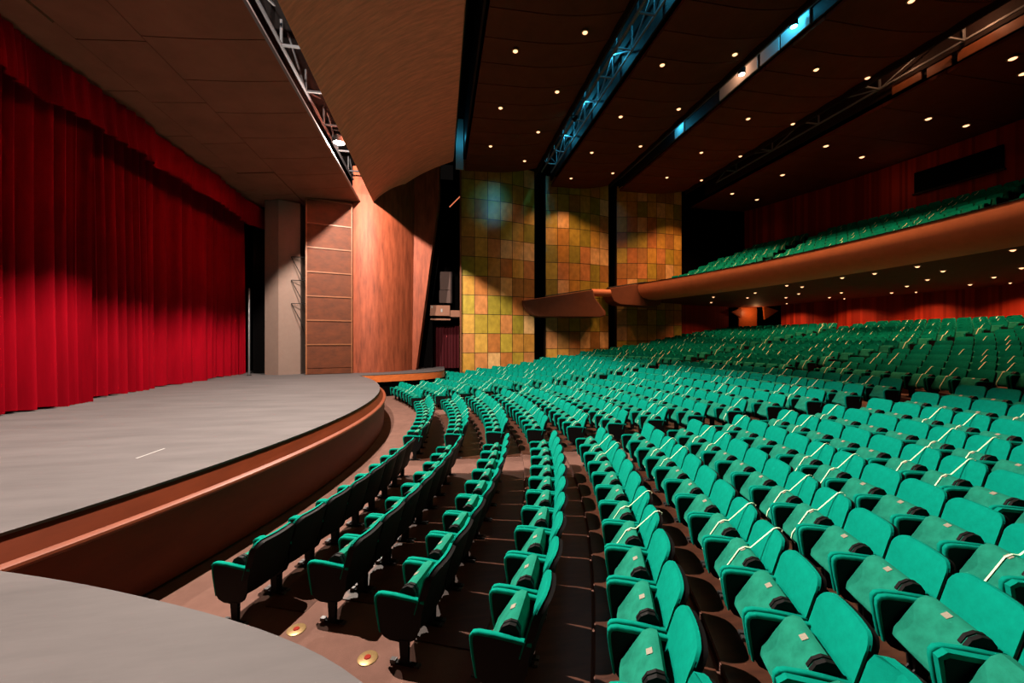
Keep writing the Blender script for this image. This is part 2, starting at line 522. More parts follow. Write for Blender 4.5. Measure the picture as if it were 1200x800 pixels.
def simple_proto(tp):
    """light version of the same chair: verts, faces, material index"""
    mb = MB()
    fr, bk = [], []
    for z, w in ((.335, .235), (.52, .26), (.78, .26), (.845, .235), (.875, .18)):
        x = .02 - (z - .34) * .30
        fr.append([(x + .045 + (.035 if abs(u) > .9 else 0), u * w, z) for u in (-1, -.4, .4, 1)])
        bk.append([(x - .012 + (.035 if abs(u) > .9 else 0), u * w, z) for u in (-1, -.4, .4, 1)])
    mb.slab(fr, bk, 0)
    fr = [[(x - .013, y, z - .012) for x, y, z in rw] for rw in bk]
    bk = [[(x - .035, y * .96, z - .015) for x, y, z in rw] for rw in bk]
    mb.slab(fr, bk, 2)
    prof = [(.06, .60), (.085, .662), (.13, .67), (.18, .642), (.335, .40), (.33, .32), (.10, .34)]
    mb.prism(None, [[(x, y, z) for x, z in prof] for y in (-.222, .222)], 1)
    for sy in (-1, 1):
        yc = sy * .2555
        mb.add([(x, yc + t, z) for t in (-.0225, .0225) for x, z in ((-.045, .597), (.38, .617), (.43, .575), (.385, .26), (.375, .26), (.40, .565), (.37, .585), (-.045, .567))],
               [(0, 1, 9, 8), (1, 2, 10, 9), (2, 3, 11, 10), (3, 4, 12, 11), (4, 5, 13, 12), (5, 6, 14, 13), (6, 7, 15, 14), (7, 0, 8, 15), (0, 7, 6, 1), (1, 6, 5, 2), (2, 5, 4, 3), (8, 9, 14, 15), (9, 10, 13, 14), (10, 11, 12, 13)], 0)
        pr = [(-.03, .575), (.38, .592), (.398, .46), (.36, .25), (.28, .21), (.12, .205), (-.01, .36)]
        mb.prism(None, [[(x, yc + t, z) for x, z in pr] for t in (-.014, .014)], 2)
        mb.box(.10, .18, yc - .018, yc + .018, .01, .23, 2)
    if tp:
        w = .011
        path = [(-.104, .60), (-.188, .87), (-.142, .886), (-.118, .872), (.085, .68), (.135, .683), (.188, .652), (.345, .405), (.353, .345)]
        mb.slab([[(x, y, z) for y in (-w, w)] for x, z in path], [[(x - .003, y, z - .003) for y in (-w, w)] for x, z in path], 3)
    return mb


SP = {True: simple_proto(True), False: simple_proto(False)}
# balcony rows
BAL_R, BAL_Z = 39.3, 5.05
for j in range(10):
    r = BAL_R + .93 * j
    z = BAL_Z + .38 * j
    n = int(r * rad(52) / PITCH)
    for i in range(n):
        a = -rad(27) + (i + .5) * PITCH / r
        if abs(a) < .014 or abs(abs(a) - rad(13)) < .014: continue
        x, y = polar(r, a)
        if y > 27.6: continue
        pr = project(x, y, z + .6)
        if pr is None or pr[0] > 1300: continue
        rest.append((0, 0, j, 'b', i, a, x, y, z, (i * 2 + j * 3) % 5 in (0, 2)))
V, F_, MI = [], [], []
for s in rest:
    a, x, y, z, tp = s[5:10]
    pm = SP[tp]; ca, sa = math.cos(a + PI), math.sin(a + PI); o = len(V)
    V += [(x + ca * vx - sa * vy, y + sa * vx + ca * vy, z + vz) for vx, vy, vz in pm.v]
    F_ += [tuple(i + o for i in f) for f in pm.f]; MI += pm.mi
big = MB(); big.v = V; big.f = F_; big.mi = MI
o = big.build('theatre_seats', [M['fabric'], M['fabric_worn'], M['black'], M['tape']])
tag(o, 'distant rows of green seats filling the rear stalls and the balcony', 'theatre seats', 'rear seats', 'stuff')

# ------------------------------------------------------------------ stage
R_ST = 18.85
E_FAR = [(-4.02, 21.13), (-3.19, 21.42), (-2.2, 21.85), (-1.07, 22.4), (-.38, 22.91), (.08, 23.5), (.28, 24.2), (.3, 25.0)]
E_NEAR = [(x, 25 - y) for x, y in E_FAR]
E_NEAR = [(-4.02, 3.87), (-3.19, 3.58), (-2.2, 3.17), (-1.07, 2.60), (-.38, 2.09), (.08, 1.45), (.28, .7), (.3, -.3)]
def smooth_pts(p, n=5):
    out = []
    for i in range(len(p) - 1):
        a, b, c, d = p[max(0, i - 1)], p[i], p[i + 1], p[min(len(p) - 1, i + 2)]
        for q in range(n):
            t = q / n
            out.append(tuple(.5 * (2 * b[j] + (c[j] - a[j]) * t + (2 * a[j] - 5 * b[j] + 4 * c[j] - d[j]) * t * t + (3 * b[j] - a[j] - 3 * c[j] + d[j]) * t ** 3) for j in (0, 1)))
    return out + [p[-1]]
E_FAR = smooth_pts(E_FAR); E_NEAR = smooth_pts(E_NEAR)
a_end = math.asin((21.13 - CY) / R_ST)
arc = [polar(R_ST, -a_end + 2 * a_end * i / 64) for i in range(65)]
outline = [(-12.2, -5), (.3, -5)] + E_NEAR[::-1] + arc[1:-1] + E_FAR + [(.3, 27.8), (-12.2, 27.8)]


def poly_slab(name, pts, z0, z1, mat):
    bm = bmesh.new()
    top = [bm.verts.new((x, y, z1)) for x, y in pts]
    bot = [bm.verts.new((x, y, z0)) for x, y in pts]
    f1 = bm.faces.new(top); f2 = bm.faces.new(bot[::-1])
    n = len(pts)
    for i in range(n): bm.faces.new((top[i], bot[i], bot[(i + 1) % n], top[(i + 1) % n]))
    bmesh.ops.triangulate(bm, faces=[f1, f2])
    bmesh.ops.recalc_face_normals(bm, faces=bm.faces)
    me = bpy.data.meshes.new(name); bm.to_mesh(me); bm.free(); me.materials.append(mat)
    o = bpy.data.objects.new(name, me); COL.objects.link(o)
    return o


o = poly_slab('floor_stage', outline, -.03, 0, M['stage'])
struct(o, 'grey painted stage floor with curved front and side wings', 'stage floor')


def arc_sweep(prof, r_base, a0, a1, n, mat, name, smooth=False):
    loops = []
    for i in range(n + 1):
        a = a0 + (a1 - a0) * i / n
        loops.append([(*polar(r_base + dr, a), z) for dr, z in prof])
    return MB().prism(None, loops).build(name, [mat], smooth=smooth)


o = arc_sweep([(-.5, -.031), (-.02, -.031), (.11, -.235), (-.5, -.235)], R_ST, -a_end, a_end, 64, M['apron'], 'trim_stage_band', 30)
struct(o, 'recessed mahogany band below the grey stage edge', 'trim')
o = arc_sweep([(-.5, -.236), (.16, -.236), (.20, -.25), (.21, -.275), (.20, -.30), (.17, -.315), (-.5, -.315)], R_ST, -a_end, a_end, 64, M['apron_lip'], 'trim_stage_lip', 35)
struct(o, 'bright rounded wooden lip running round the stage front', 'trim')
o = arc_sweep([(-.5, -.316), (.17, -.316), (.13, -1.16), (.05, -1.17), (.05, -1.3), (-.5, -1.3)], R_ST, -a_end, a_end, 64, M['apron'], 'wall_stage', 30)
struct(o, 'curved mahogany front wall of the stage', 'stage front')


def path_wall(pts, z0, z1, th, name, mat, inward):
    mb = MB(); loops = []
    n = len(pts)
    for i, (x, y) in enumerate(pts):
        a = Vector(pts[max(0, i - 1)]); b = Vector(pts[min(n - 1, i + 1)]); t = (b - a).normalized()
        nn = Vector((-t.y, t.x)) * inward
        q = Vector((x, y)) + nn * th
        p = Vector((x, y))
        loops.append([(p.x, p.y, z0), (p.x, p.y, z1), (q.x, q.y, z1), (q.x, q.y, z0)])
    return mb.prism(None, loops).build(name, [mat])


for pts, w, lab, inw in ((E_FAR + [(.3, 27.8)], 'far', 'orange wooden edge band of the far side stage wing', 1), (E_NEAR + [(.3, -4.9)], 'near', 'wooden edge band of the near side stage wing', -1)):
    o = path_wall(pts, -.40, -.051, .12, 'trim_stage_wing_' + w, M['fascia'], inw); struct(o, lab, 'trim')
    inner = [(x - .25, y + (.25 if w == 'far' else -.25)) for x, y in pts]
    o = path_wall(inner, -1.25, -.051, .1, 'wall_stage_wing_' + w, M['dark'], inw); struct(o, 'dark recessed wall under the %s side stage wing' % w, 'wall')

mb = MB().box(-.27, .27, -.014, .014, 0, .002)
o = mb.build('floor_tape', [M['white']], loc=(-4.32, 6.95, .0005)); o.rotation_euler = (0, 0, rad(86))
tag(o, 'short worn white tape mark on the grey stage floor', 'tape')
for i, (x, y, lab) in enumerate(((-2.5, 4.63, 'brass floor socket half hidden by the side stage edge'), (-1.40, 4.28, 'brass floor socket beside the end of the second seat row'), (-.63, 3.72, 'brass floor socket beside the end of the third seat row'))):
    rr = math.hypot(x - CX, y - CY); zf = -1.2
    for k in range(1, 5):
        if rr > ROWS[k] - .53: zf = floor_z(ROWS[k])
    t = empty('floor_socket', (x, y, zf))
    MB().lathe([(.088, 0), (.088, .006), (.075, .012), (.0, .012)][:3] + [(.001, .012)], 28).build('cover_ring', [M['brass']], t, 30)
    MB().lathe([(.03, .0125), (.026, .018), (.001, .02)], 16).build('red_cap', [M['redlens']], t, 30)
    tag(t, lab, 'floor socket', 'round brass floor sockets')


# stage curtain: two halves, the near one hanging in front
def curtain(y0, y1, x, seed, z1, z0=0.02, step=.035, amp=.17):
    rnd = random.Random(seed); n = int((y1 - y0) / step)
    ph = []; p = 0
    for i in range(n + 1):
        p += step / (.30 + .16 * math.sin(i * .021 + seed) + .1 * math.sin(i * .093 + seed * 2)) * 2 * PI * .58
        ph.append(p)
    zs = [z0 + (z1 - z0) * (j / 10) ** 1.2 for j in range(11)]
    fr, bk = [], []
    for z in zs:
        t = (z - z0) / (z1 - z0); r1 = []
        for i in range(n + 1):
            y = y0 + (y1 - y0) * i / n
            s = math.sin(ph[i] + .25 * t); w = (abs(s) ** .75) * (1 if s > 0 else -1)
            big = .10 * math.sin(i * .052 + seed) + .06 * math.sin(i * .12 + 1.3)
            r1.append((x + (amp * (.75 + .25 * (1 - t)) * w + big * (1.0 - .35 * t)), y + .05 * math.sin(3 * t + i * .02), z + (.035 * math.sin(i * .07 + seed) + .02 * math.sin(i * .31) if z == zs[0] else 0)))
        fr.append(r1); bk.append([(a - .03, b, c) for a, b, c in r1])
    return MB().slab(fr, bk)


o = curtain(-4.5, 13.35, -9.85, 1, 8.6).build('stage_curtain', [M['velvet']], smooth=60)
tag(o, 'red velvet curtain half hanging in front, overlapping the other half at the centre', 'curtain')
o = curtain(12.3, 23.1, -10.25, 4, 8.6).build('stage_curtain', [M['velvet']], smooth=60)
tag(o, 'red velvet curtain half reaching the beige pier on the far side', 'curtain')
o = curtain(-4.5, 24.2, -9.32, 9, 8.72, 7.62, .04, .07).build('curtain_valance', [M['velvet']], smooth=60)
tag(o, 'dark red pleated valance along the top of the stage curtain', 'valance')
o = MB().box(-12.2, -10.75, -5, 28, 0, 9.2).build('wall_upstage', [M['dark']]); struct(o, 'black void behind the stage curtain', 'wall')

# ------------------------------------------------------------------ far side of the proscenium
t = empty('stage_batten', (-9.35, 21.9, 0))
MB().lathe([(.045, 0.02), (.045, 4.3), (.03, 4.35)], 12).build('tube', [M['chrome']], t, 40)
MB().lathe([(.11, 0), (.11, .02), (.05, .03)], 14).build('base_plate', [M['black']], t, 40)
tag(t, 'thin upright metal pole beside the curtain end', 'pole')
o = MB().prism(None, [[(-8.77, 22.25, z), (-8.02, 21.95, z), (-7.16, 22.45, z), (-7.16, 24.5, z), (-8.77, 24.5, z)] for z in (0, 8.9)]).build('wall_pier', [M['pier']])
struct(o, 'beige plastered pier standing on the stage by the curtain', 'pier')
o = MB().box(-9.75, -8.78, 23.3, 24.4, 0, 8.9).build('wall_wing', [M['dark']]); struct(o, 'black masking between curtain and beige pier', 'wall')
o = MB().box(-7.15, -6.7, 23.6, 24.4, 0, 8.9).build('wall_gap', [M['dark']]); struct(o, 'dark gap beside the beige pier', 'wall')
for j, z in enumerate((3.55, 4.75, 5.95)):
    mb = MB(); z -= 1.0
    mb.bar((-7.5, 22.18, z + 1.1), (-6.72, 22.2, z + 1.1), .035); mb.bar((-7.5, 22.18, z + 1.1), (-6.95, 22.2, z), .03); mb.bar((-6.95, 22.2, z), (-6.72, 22.2, z), .03)
    o = mb.build('wall_bracket', [M['black']])
    tag(o, '%s thin black bracket beside the wooden panel tower' % ('lowest', 'middle', 'topmost')[j], 'bracket', 'black brackets beside the wooden panels')
# wooden panel tower: seven coffers
t = empty('panel_tower', (-6.72, 21.85, 0))
ang = math.atan2(.62, 2.12)
W = 2.22
def tw(x, dpt, z): return (x * math.cos(ang) - dpt * math.sin(ang), x * math.sin(ang) + dpt * math.cos(ang), z)
def tbox(mb, x0, x1, d0, d1, z0, z1):
    vs = [tw(x, d, z) for z in (z0, z1) for d in (d0, d1) for x in (x0, x1)]
    mb.add(vs, BF); return mb
tbox(MB(), 0, W, .12, .3, .02, 9.0).build('backing', [M['panelwood']], t)
tbox(MB(), 0, .07, -.05, .12, .02, 9.0).build('stile', [M['panelframe']], t, loc=None)
tbox(MB(), W - .05, W, -.05, .12, .02, 9.0).build('stile', [M['panelframe']], t)
zz = [.02 + .28] + [.30 + 1.245 * i for i in range(1, 8)]
tbox(MB(), .07, W - .05, -.02, .12, .02, .30).build('bottom_rail', [M['panelwood']], t)
for i in range(7):
    tbox(MB(), .07, W - .05, .02, .13, zz[i] + .03, zz[i + 1] - .03).build('wood_panel', [M['panelwood']], t)
    tbox(MB(), .07, W - .05, -.03, .12, zz[i + 1] - .03, zz[i + 1] + .03).build('rail', [M['panelframe']], t)
tag(t, 'tall brown wooden tower of stacked panels between pier and copper wall', 'panel tower')

# copper wall: gently curved, flaring outwards with height, with a narrow return
def cop(u, v):
    z = 14.2 * v
    x0, y0 = -4.62, 22.75
    x1, y1 = -1.62 + .12 * (z / 9), 24.6
    b = .62 * math.sin(PI * u ** .9)
    dx, dy = x1 - x0, y1 - y0; L = math.hypot(dx, dy)
    return (x0 + dx * u + b * dy / L, y0 + dy * u - b * dx / L, z)
fr = [[cop(i / 24, j / 24) for i in range(25)] for j in range(25)]
for j, rw in enumerate(fr):
    z = rw[0][2]; x, y, _ = rw[-1]
    w_ = .22 + 1.05 * min(1.15, z / 9)
    rw.append((x + w_ * .5, y + .02 * w_, z)); rw.append((x + w_, y + .04 * w_, z)); rw.append((x + w_ + .1, y + .8, z))
bk = [[(x - .12, y + .35 + .9 * (1 - i / 27), z) for i, (x, y, z) in enumerate(rw)] for rw in fr]
o = MB().slab(fr, bk).build('wall_copper', [M['copper']], smooth=30)
struct(o, 'streaky copper veneered side wall flaring outwards above the stage wing', 'wall')

# copper sail over the orchestra, from the lighting slot up towards the house
def sail(y0, y1):
    fr = []
    for j in range(25):
        y = y0 + (y1 - y0) * j / 24
        fr.append([])
        for i in range(17):
            u = i / 16; x = -3.56 + 4.35 * u
            fr[-1].append((x, y, 9.3 + 3.1 * (u ** .85) + .25 * math.sin(PI * u)))
    bk = [[(x + .05, y, z + .3) for x, y, z in r] for r in fr]
    return MB().slab(fr, bk)
o = sail(-4.5, 23.9).build('ceiling_copper', [M['sail']], smooth=30); struct(o, 'copper veneered ceiling sail beyond the bright lighting slot', 'ceiling')
# stage side ceiling: three strips of panels
def seam_panels():
    mb = MB()
    xs = [-10.6, -8.55, -7.05, -4.25]
    zf = lambda x: 8.72 + .58 * (x + 10.0) / 5.75
    for s in range(3):
        y = -4.6 + .5 * s; st = (2.55, 2.55, 1.62)[s]
        while y < 24.6:
            x0, x1 = xs[s] + .02, xs[s + 1] - .02; ya, yb = y + .015, min(24.7, y + st) - .015; dz = .03 * ((int(y * 7) + s) % 3) * (s < 2)
            fr = [[(x, yy, zf(x) + dz - .03 * (s == 2) * math.sin(PI * (x - x0) / (x1 - x0))) for x in [x0 + (x1 - x0) * q / 6 for q in range(7)]] for yy in (ya, yb)]
            mb.slab(fr, [[(a, b, c + .06) for a, b, c in r] for r in fr])
            y += st
    return mb
o = seam_panels().build('ceiling_stage', [M['stageceil']]); struct(o, 'taupe panelled ceiling over the stage', 'ceiling')
o = MB().box(-10.7, -5.52, -4.8, 24.8, 9.45, 9.6).build('ceiling_stage_deck', [M['dark']]); struct(o, 'dark deck above the stage ceiling panels', 'ceiling')
# trench above the slot
mb = MB().box(-5.5, -5.35, -4.8, 24.8, 9.40, 11.2); mb.box(-5.5, -4.27, -4.8, 24.8, 9.335, 9.37); mb.box(-3.45, -3.2, -4.8, 24.8, 9.85, 11.2); mb.box(-5.5, -3.2, -4.8, 24.8, 11.2, 11.3)
o = mb.build('ceiling_slot', [M['dark']]); struct(o, 'black inside of the lighting slot over the stage edge', 'ceiling')
o = MB().box(-4.30, -4.22, -4.8, 24.4, 9.27, 9.33).build('trim_slot', [M['chrome']]); struct(o, 'thin metal edge along the lighting slot', 'trim')

# ------------------------------------------------------------------ house ceiling panels
def zA(x):
    t = (x - 1.6) / 4.8; return 12.6 + .1 * t + 1.1 * max(0, t - .35) ** 2
def zB(x):
    t = (x - 7.8) / 4.2; return 12.7 + 1.0 * max(0, t - .4) ** 2
def zC(x):
    t = (x - 13.1) / 5.3; return 12.8 + 1.0 * max(0, t - .4) ** 2
def zD(x): return 12.6
def ceil_panel(x0, x1, zf, y0, y1, lab, st=1.3, nx=14):
    mb = MB(); y = y0; k = 0
    while y < y1 - .1:
        ya, yb = y + .02, min(y1, y + st) - .02
        fr = [[(x, yy, zf(x) + .05 * abs(math.sin(PI * (q / 4)))) for x in [x0 + (x1 - x0) * i / nx for i in range(nx + 1)]] for q, yy in enumerate([ya + (yb - ya) * q / 4 for q in range(5)])]
        mb.slab(fr, [[(a, b, zf(a) + .16) for a, b, c in r] for r in fr]); y += st; k += 1
    o = mb.build('ceiling_panel', [M['ceil']], smooth=20); struct(o, lab, 'ceiling')
ceil_panel(1.6, 6.3, zA, -4, 25.6, 'brown sagging ceiling panel next to the copper sail')
ceil_panel(7.8, 12.1, zB, -4, 27.4, 'brown sagging ceiling panel between the two blue lit bridges')
ceil_panel(13.1, 18.4, zC, -4, 27.6, 'brown ceiling panel in front of the balcony')
ceil_panel(20.3, 31.5, zD, -4, 29.5, 'dark ceiling above the balcony', 2.4)
o = MB().box(-3.2, 32, -5, 30.4, 15.0, 15.2).build('ceiling', [M['dark']]); struct(o, 'black roof void above the ceiling panels', 'ceiling')
for x0, x1, y1, lab in ((.85, 1.5, 24.6, 'beside the copper sail'), (6.4, 7.7, 27, 'of the first light bridge'), (12.2, 13.0, 27.4, 'of the second light bridge'), (18.5, 20.2, 27.6, 'before the balcony ceiling')):
    mb = MB().box(x0 - .02, x0 + .06, -4, y1, 12.95, 15.0); mb.box(x1 - .06, x1 + .02, -4, y1, 12.95, 15.0)
    o = mb.build('ceiling_trench', [M['darkbrown']]); struct(o, 'dark trench walls %s' % lab, 'ceiling')

# ------------------------------------------------------------------ tiled side walls
def tile_wall(p0, p1, bulge, z0, z1, nu, nv, seed, lab):
    p0, p1 = Vector(p0), Vector(p1); d = p1 - p0; nrm = Vector((d.y, -d.x)).normalized()
    fr, bk = [], []
    for j in range(nv + 1):
        z = z0 + (z1 - z0) * j / nv; r1, r2 = [], []
        for i in range(25):
            u = i / 24; q = p0 + d * u + nrm * bulge * math.sin(PI * u)
            r1.append((q.x, q.y, z)); r2.append((q.x - nrm.x * .35, q.y - nrm.y * .35, z))
        fr.append(r1); bk.append(r2)
    o = MB().slab(fr, bk, 0, True).build('wall_tiled', [tile_mat('glazed_tiles_%d' % seed, TILES, nu, nv, seed)], smooth=30)
    struct(o, lab, 'wall')
tile_wall((1.35, 25.6), (6.4, 26.6), .25, -1.5, 13.35, 6, 12, 11, 'curved wall of ochre and olive tiles nearest the stage')
tile_wall((7.5, 27.75), (12.6, 28.4), .35, -1.3, 13.6, 6, 12, 23, 'middle curved wall of brown and ochre tiles')
tile_wall((13.35, 28.6), (18.8, 28.55), .35, -.6, 13.6, 7, 12, 37, 'curved wall of amber tiles by the balcony')
o = MB().box(1.27, 1.36, 25.4, 25.62, -1.3, 13.2).build('trim_tiled', [M['panelframe']]); struct(o, 'wooden edge strip of the first tiled wall', 'trim')
o = MB().box(1.0, 31.5, 29.95, 30.3, -1.5, 15).build('wall_far', [M['dark']]); struct(o, 'black wall behind the tiled walls', 'wall')
o = MB().box(-12.2, 32, -5.3, -5.0, -1.5, 15).build('wall_near', [M['darkbrown']]); struct(o, 'dark wall behind the viewer', 'wall')

# side passage between copper wall and tiles
o = MB().box(-5, 1.3, 28.2, 28.5, -1.5, 13).build('wall_passage', [M['dark']]); struct(o, 'dark back of the side passage', 'wall')
fr = [[(-.9 + 2.2 * i / 40, 27.4 + .05 * math.sin(i * 1.7), z) for i in range(41)] for z in (-.1, 1.4, 2.75)]
o = MB().slab(fr, [[(a, b + .03, c) for a, b, c in r] for r in fr]).build('passage_curtain', [M['shaded_cloth']], smooth=60); tag(o, 'red curtain darkened for shade in the side passage below the tan ledge', 'curtain')
o = MB().box(-1.1, -.45, 26.3, 26.6, 0.0, 3.2).build('wall_post', [M['dark']]); struct(o, 'black post in the side passage', 'wall')
o = MB().prism(None, [[(-.9, 26.3, 4.05), (-.5, 26.3, 4.05), (.45, 26.3, 10.5), (-.05, 26.3, 10.5)], [(-.9, 26.6, 4.05), (-.5, 26.6, 4.05), (.45, 26.6, 10.5), (-.05, 26.6, 10.5)]]).build('wall_fin', [M['dark']]); struct(o, 'black slanting fin above the passage ledge', 'wall')
t = empty('passage_ledge', (-.6, 26.0, 3.3))
MB().box(0, 1.25, 0, .9, .06, .72).build('front_board', [M['ply']], t)
MB().box(1.25, 1.9, .1, .9, 0.0, .42).build('side_board', [M['ply']], t)
MB().box(0, 1.3, .12, .9, -.22, -.12).build('bottom_rail', [M['ply']], t)
MB().box(.68, .78, -.02, 0, .3, .5).build('notice', [M['white']], t); MB().box(.08, .16, -.02, 0, .55, .68).build('notice', [M['white']], t)
tag(t, 'tan boarded ledge across the side passage', 'ledge')
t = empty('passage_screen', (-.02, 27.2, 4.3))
MB().box(0, .75, 0, .06, 0, .85).build('board', [M['shaded_board']], t); MB().box(.05, .75, 0, .06, .88, 2.1).build('board', [M['shaded_board']], t); MB().box(.78, .84, .02, .08, 0, 2.1).build('edge_post', [M['darkbrown']], t)
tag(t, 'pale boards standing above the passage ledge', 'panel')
t = empty('passage_steps', (.1, 25.2, -1.2))
for i in range(4): MB().box(0, 1.1, .3 * i, 1.5, .22 * i, .22 * (i + 1)).build('step', [M['carpet']], t)
tag(t, 'small carpeted steps at the side passage', 'steps')
o = MB().bar((.62, 25.5, 10.2), (1.27, 25.5, 10.9), .05).build('string_lights', [emit('red_pilot', (1, .25, .12), .8)]); tag(o, 'short bar of red pilot lights high in the side passage', 'lights')

# ------------------------------------------------------------------ balcony
def sweep(prof, a0, a1, n, name, mat, r0=0.0, smooth=40, parent=None):
    loops = [[(*polar(r0 + r, a0 + (a1 - a0) * i / n), z) for r, z in prof] for i in range(n + 1)]
    return MB().prism(None, loops).build(name, [mat], parent, smooth)
a0, a1 = -rad(26), rad(25.2)
t = empty('balcony_front', (0, 0, 0))
sweep([(.0, 5.86), (-.03, 5.6), (.02, 5.3), (.14, 5.05), (.36, 4.86), (.75, 4.75), (1.25, 4.72), (1.25, 4.86), (.7, 4.95), (.4, 5.15), (.2, 5.5), (.16, 5.86)], a0, a1, 60, 'parapet', M['balcony'], 37.75, 50, t)
sweep([(-.03, 5.862), (-.03, 5.90), (.20, 5.90), (.20, 5.862)], a0, a1, 60, 'top_rail', M['black'], 37.75, 40, t)
struct(t, 'long tan rounded parapet sweeping across the front of the balcony', 'balcony')
# balcony deck (terraces) and its soffit
mb = MB()
prof = [(1.0, 4.9), (1.0, BAL_Z)]
for j in range(10):
    r = BAL_R - 37.75 + .93 * j
    prof += [(r - .5, BAL_Z + .38 * j), (r + .43, BAL_Z + .38 * j)]
prof += [(11.6, BAL_Z + 3.42), (11.6, 4.9)]
loops = [[(*polar(37.75 + r, a0 + (rad(25.2) - a0) * i / 40), z) for r, z in prof] for i in range(41)]
o = MB().prism(None, loops).build('floor_balcony', [M['darkbrown']]); struct(o, 'dark stepped floor of the balcony', 'floor')
o = sweep([(1.2, 4.73), (11.2, 4.50), (11.2, 4.60), (1.2, 4.85)], -rad(27), rad(23), 50, 'ceiling_soffit', M['ceil'], 37.75)
struct(o, 'dark brown ceiling under the balcony', 'ceiling')
# red slatted back wall of the stalls
n = 90
fr = [[(*polar(R_BACK, -rad(22) + rad(38.6) * i / n), z) for i in range(n + 1)] for z in (1.6, 4.7)]
bk = [[(*polar(R_BACK + .2, -rad(22) + rad(38.6) * i / n), z) for i in range(n + 1)] for z in (1.6, 4.7)]
o = MB().slab(fr, bk, 0, True).build('wall_rear', [M['redwood']]); struct(o, 'red wooden slatted rear wall under the balcony', 'wall')
fr = [[(19.0 + 4.3 * i / 10, 28.95, z) for i in range(11)] for z in (.2, 4.7)]
o = MB().slab(fr, [[(a, b + .2, c) for a, b, c in r] for r in fr], 0, True).build('wall_side', [M['redwood']]); struct(o, 'dark red slatted side wall under the balcony', 'wall')
fr = [[(*polar(R_BACK + .1, -rad(20) + rad(40) * i / n), z) for i in range(n + 1)] for z in (8.2, 12.5)]
bk = [[(*polar(R_BACK + .3, -rad(20) + rad(40) * i / n), z) for i in range(n + 1)] for z in (8.2, 12.5)]
o = MB().slab(fr, bk, 0, True).build('wall_balcony', [M['redwood']]); struct(o, 'dim red wooden rear wall of the balcony', 'wall')
t = empty('window_1')
sweep([(-.05, 10.35), (-.05, 11.55), (.08, 11.55), (.08, 10.35)], rad(3.2), rad(7.4), 12, 'pane', M['dark'], R_BACK, 40, t)
sweep([(-.09, 10.27), (-.09, 10.35), (.08, 10.35), (.08, 10.27)], rad(3.1), rad(7.5), 12, 'window_frame', M['darkbrown'], R_BACK, 40, t)
struct(t, 'long dark projection window in the balcony rear wall', 'window')
# lit lobby opening at the corner
t = empty('door_1')
mb = MB().box(24.3, 26.0, 29.0, 29.1, 2.3, 4.5); mb.build('doorway_back', [M['fascia']], t)
mb = MB().prism(None, [[(23.4, y, 4.1), (24.3, y, 4.5), (24.3, y, 3.6)] for y in (28.7, 28.85)]); mb.build('wing_panel', [M['fascia']], t)
mb = MB().prism(None, [[(26.2, y, 4.6), (27.6, y, 4.25), (26.3, y, 3.5)] for y in (28.5, 28.65)]); mb.build('wing_panel', [M['fascia']], t)
struct(t, 'small orange lit doorway at the far rear corner under the balcony', 'door')

# side boxes stepping along the tiled wall
def pod(name, outline, y0, y1, lab, extra=None, ledge=None):
    t = empty(name)
    cx = sum(p[0] for p in outline) / len(outline); cz = sum(p[1] for p in outline) / len(outline)
    loops = []
    for y, s in ((y0, .95), (y0 + .06, .985), (y0 + .2, 1), (y1, 1)):
        loops.append([(cx + (x - cx) * s, y, cz + (z - cz) * s) for x, z in outline])
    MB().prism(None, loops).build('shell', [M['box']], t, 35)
    if ledge:
        (xa, za), (xb, zb) = ledge
        MB().bar((xa, y0 + .22, za + .05), (xb, y0 + .22, zb + .05), .3, .05).build('top_rail', [M['steel']], t)
    if extra: extra(t)
    tag(t, lab, 'balcony box', 'boxes on the tiled side wall')
pod('balcony_box', [(5.45, 4.45), (10.45, 5.28), (10.6, 4.7), (11.4, 3.75), (11.35, 3.5), (11.1, 3.4), (6.5, 3.38), (6.05, 3.48), (5.72, 3.75), (5.5, 4.1)], 26.0, 27.6,
    'long brown side box on the middle tiled wall, nearest the stage', None, ((7.0, 4.72), (10.35, 5.26)))
def knob(t):
    mb = MB(); mb.prism(None, [[(x, 26.75 + .28 * math.cos(2 * PI * i / 14), 5.15 + .26 * math.sin(2 * PI * i / 14)) for i in range(14)] for x in (10.55, 11.95)])
    mb.build('rounded_end', [M['balcony']], t, 40)
pod('balcony_box', [(11.9, 5.52), (14.85, 6.0), (14.95, 5.2), (15.2, 4.85), (16.05, 4.72), (15.95, 4.4), (15.6, 4.24), (12.7, 4.36), (12.2, 4.6), (11.98, 5.0)], 26.75, 28.0,
    'short brown side box between the long box and the balcony parapet', knob, ((11.9, 5.52), (14.8, 6.0)))

# ------------------------------------------------------------------ light bridges in the slots
def bridge(x0, x1, z, ys, y1, lab, dens=1.7, nm='light_bridge', mat='truss'):
    t = empty(nm, (x0, ys, z))
    rails = [(0, 0), (x1 - x0, 0), (0, 1.0), (x1 - x0, 1.0)]
    for rx, rz in rails: MB().bar((rx, 0, rz), (rx, y1 - ys, rz), .07).build('rail', [M[mat]], t)
    y = 0; k = 0
    mbs, mbc = MB(), MB()
    while y < y1 - ys:
        e = min(y + dens, y1 - ys)
        for rx in (0, x1 - x0):
            MB().bar((rx, y, 0), (rx, y, 1.0), .06).build('upright', [M[mat]], t)
            MB().bar((rx, y, 0 if k % 2 else 1.0), (rx, e, 1.0 if k % 2 else 0), .05).build('diagonal', [M[mat]], t)
        MB().bar((0, y, 0), (x1 - x0, y, 0), .06).build('crossbar', [M[mat]], t)
        y += dens; k += 1
    tag(t, lab, 'light bridge')
    return t
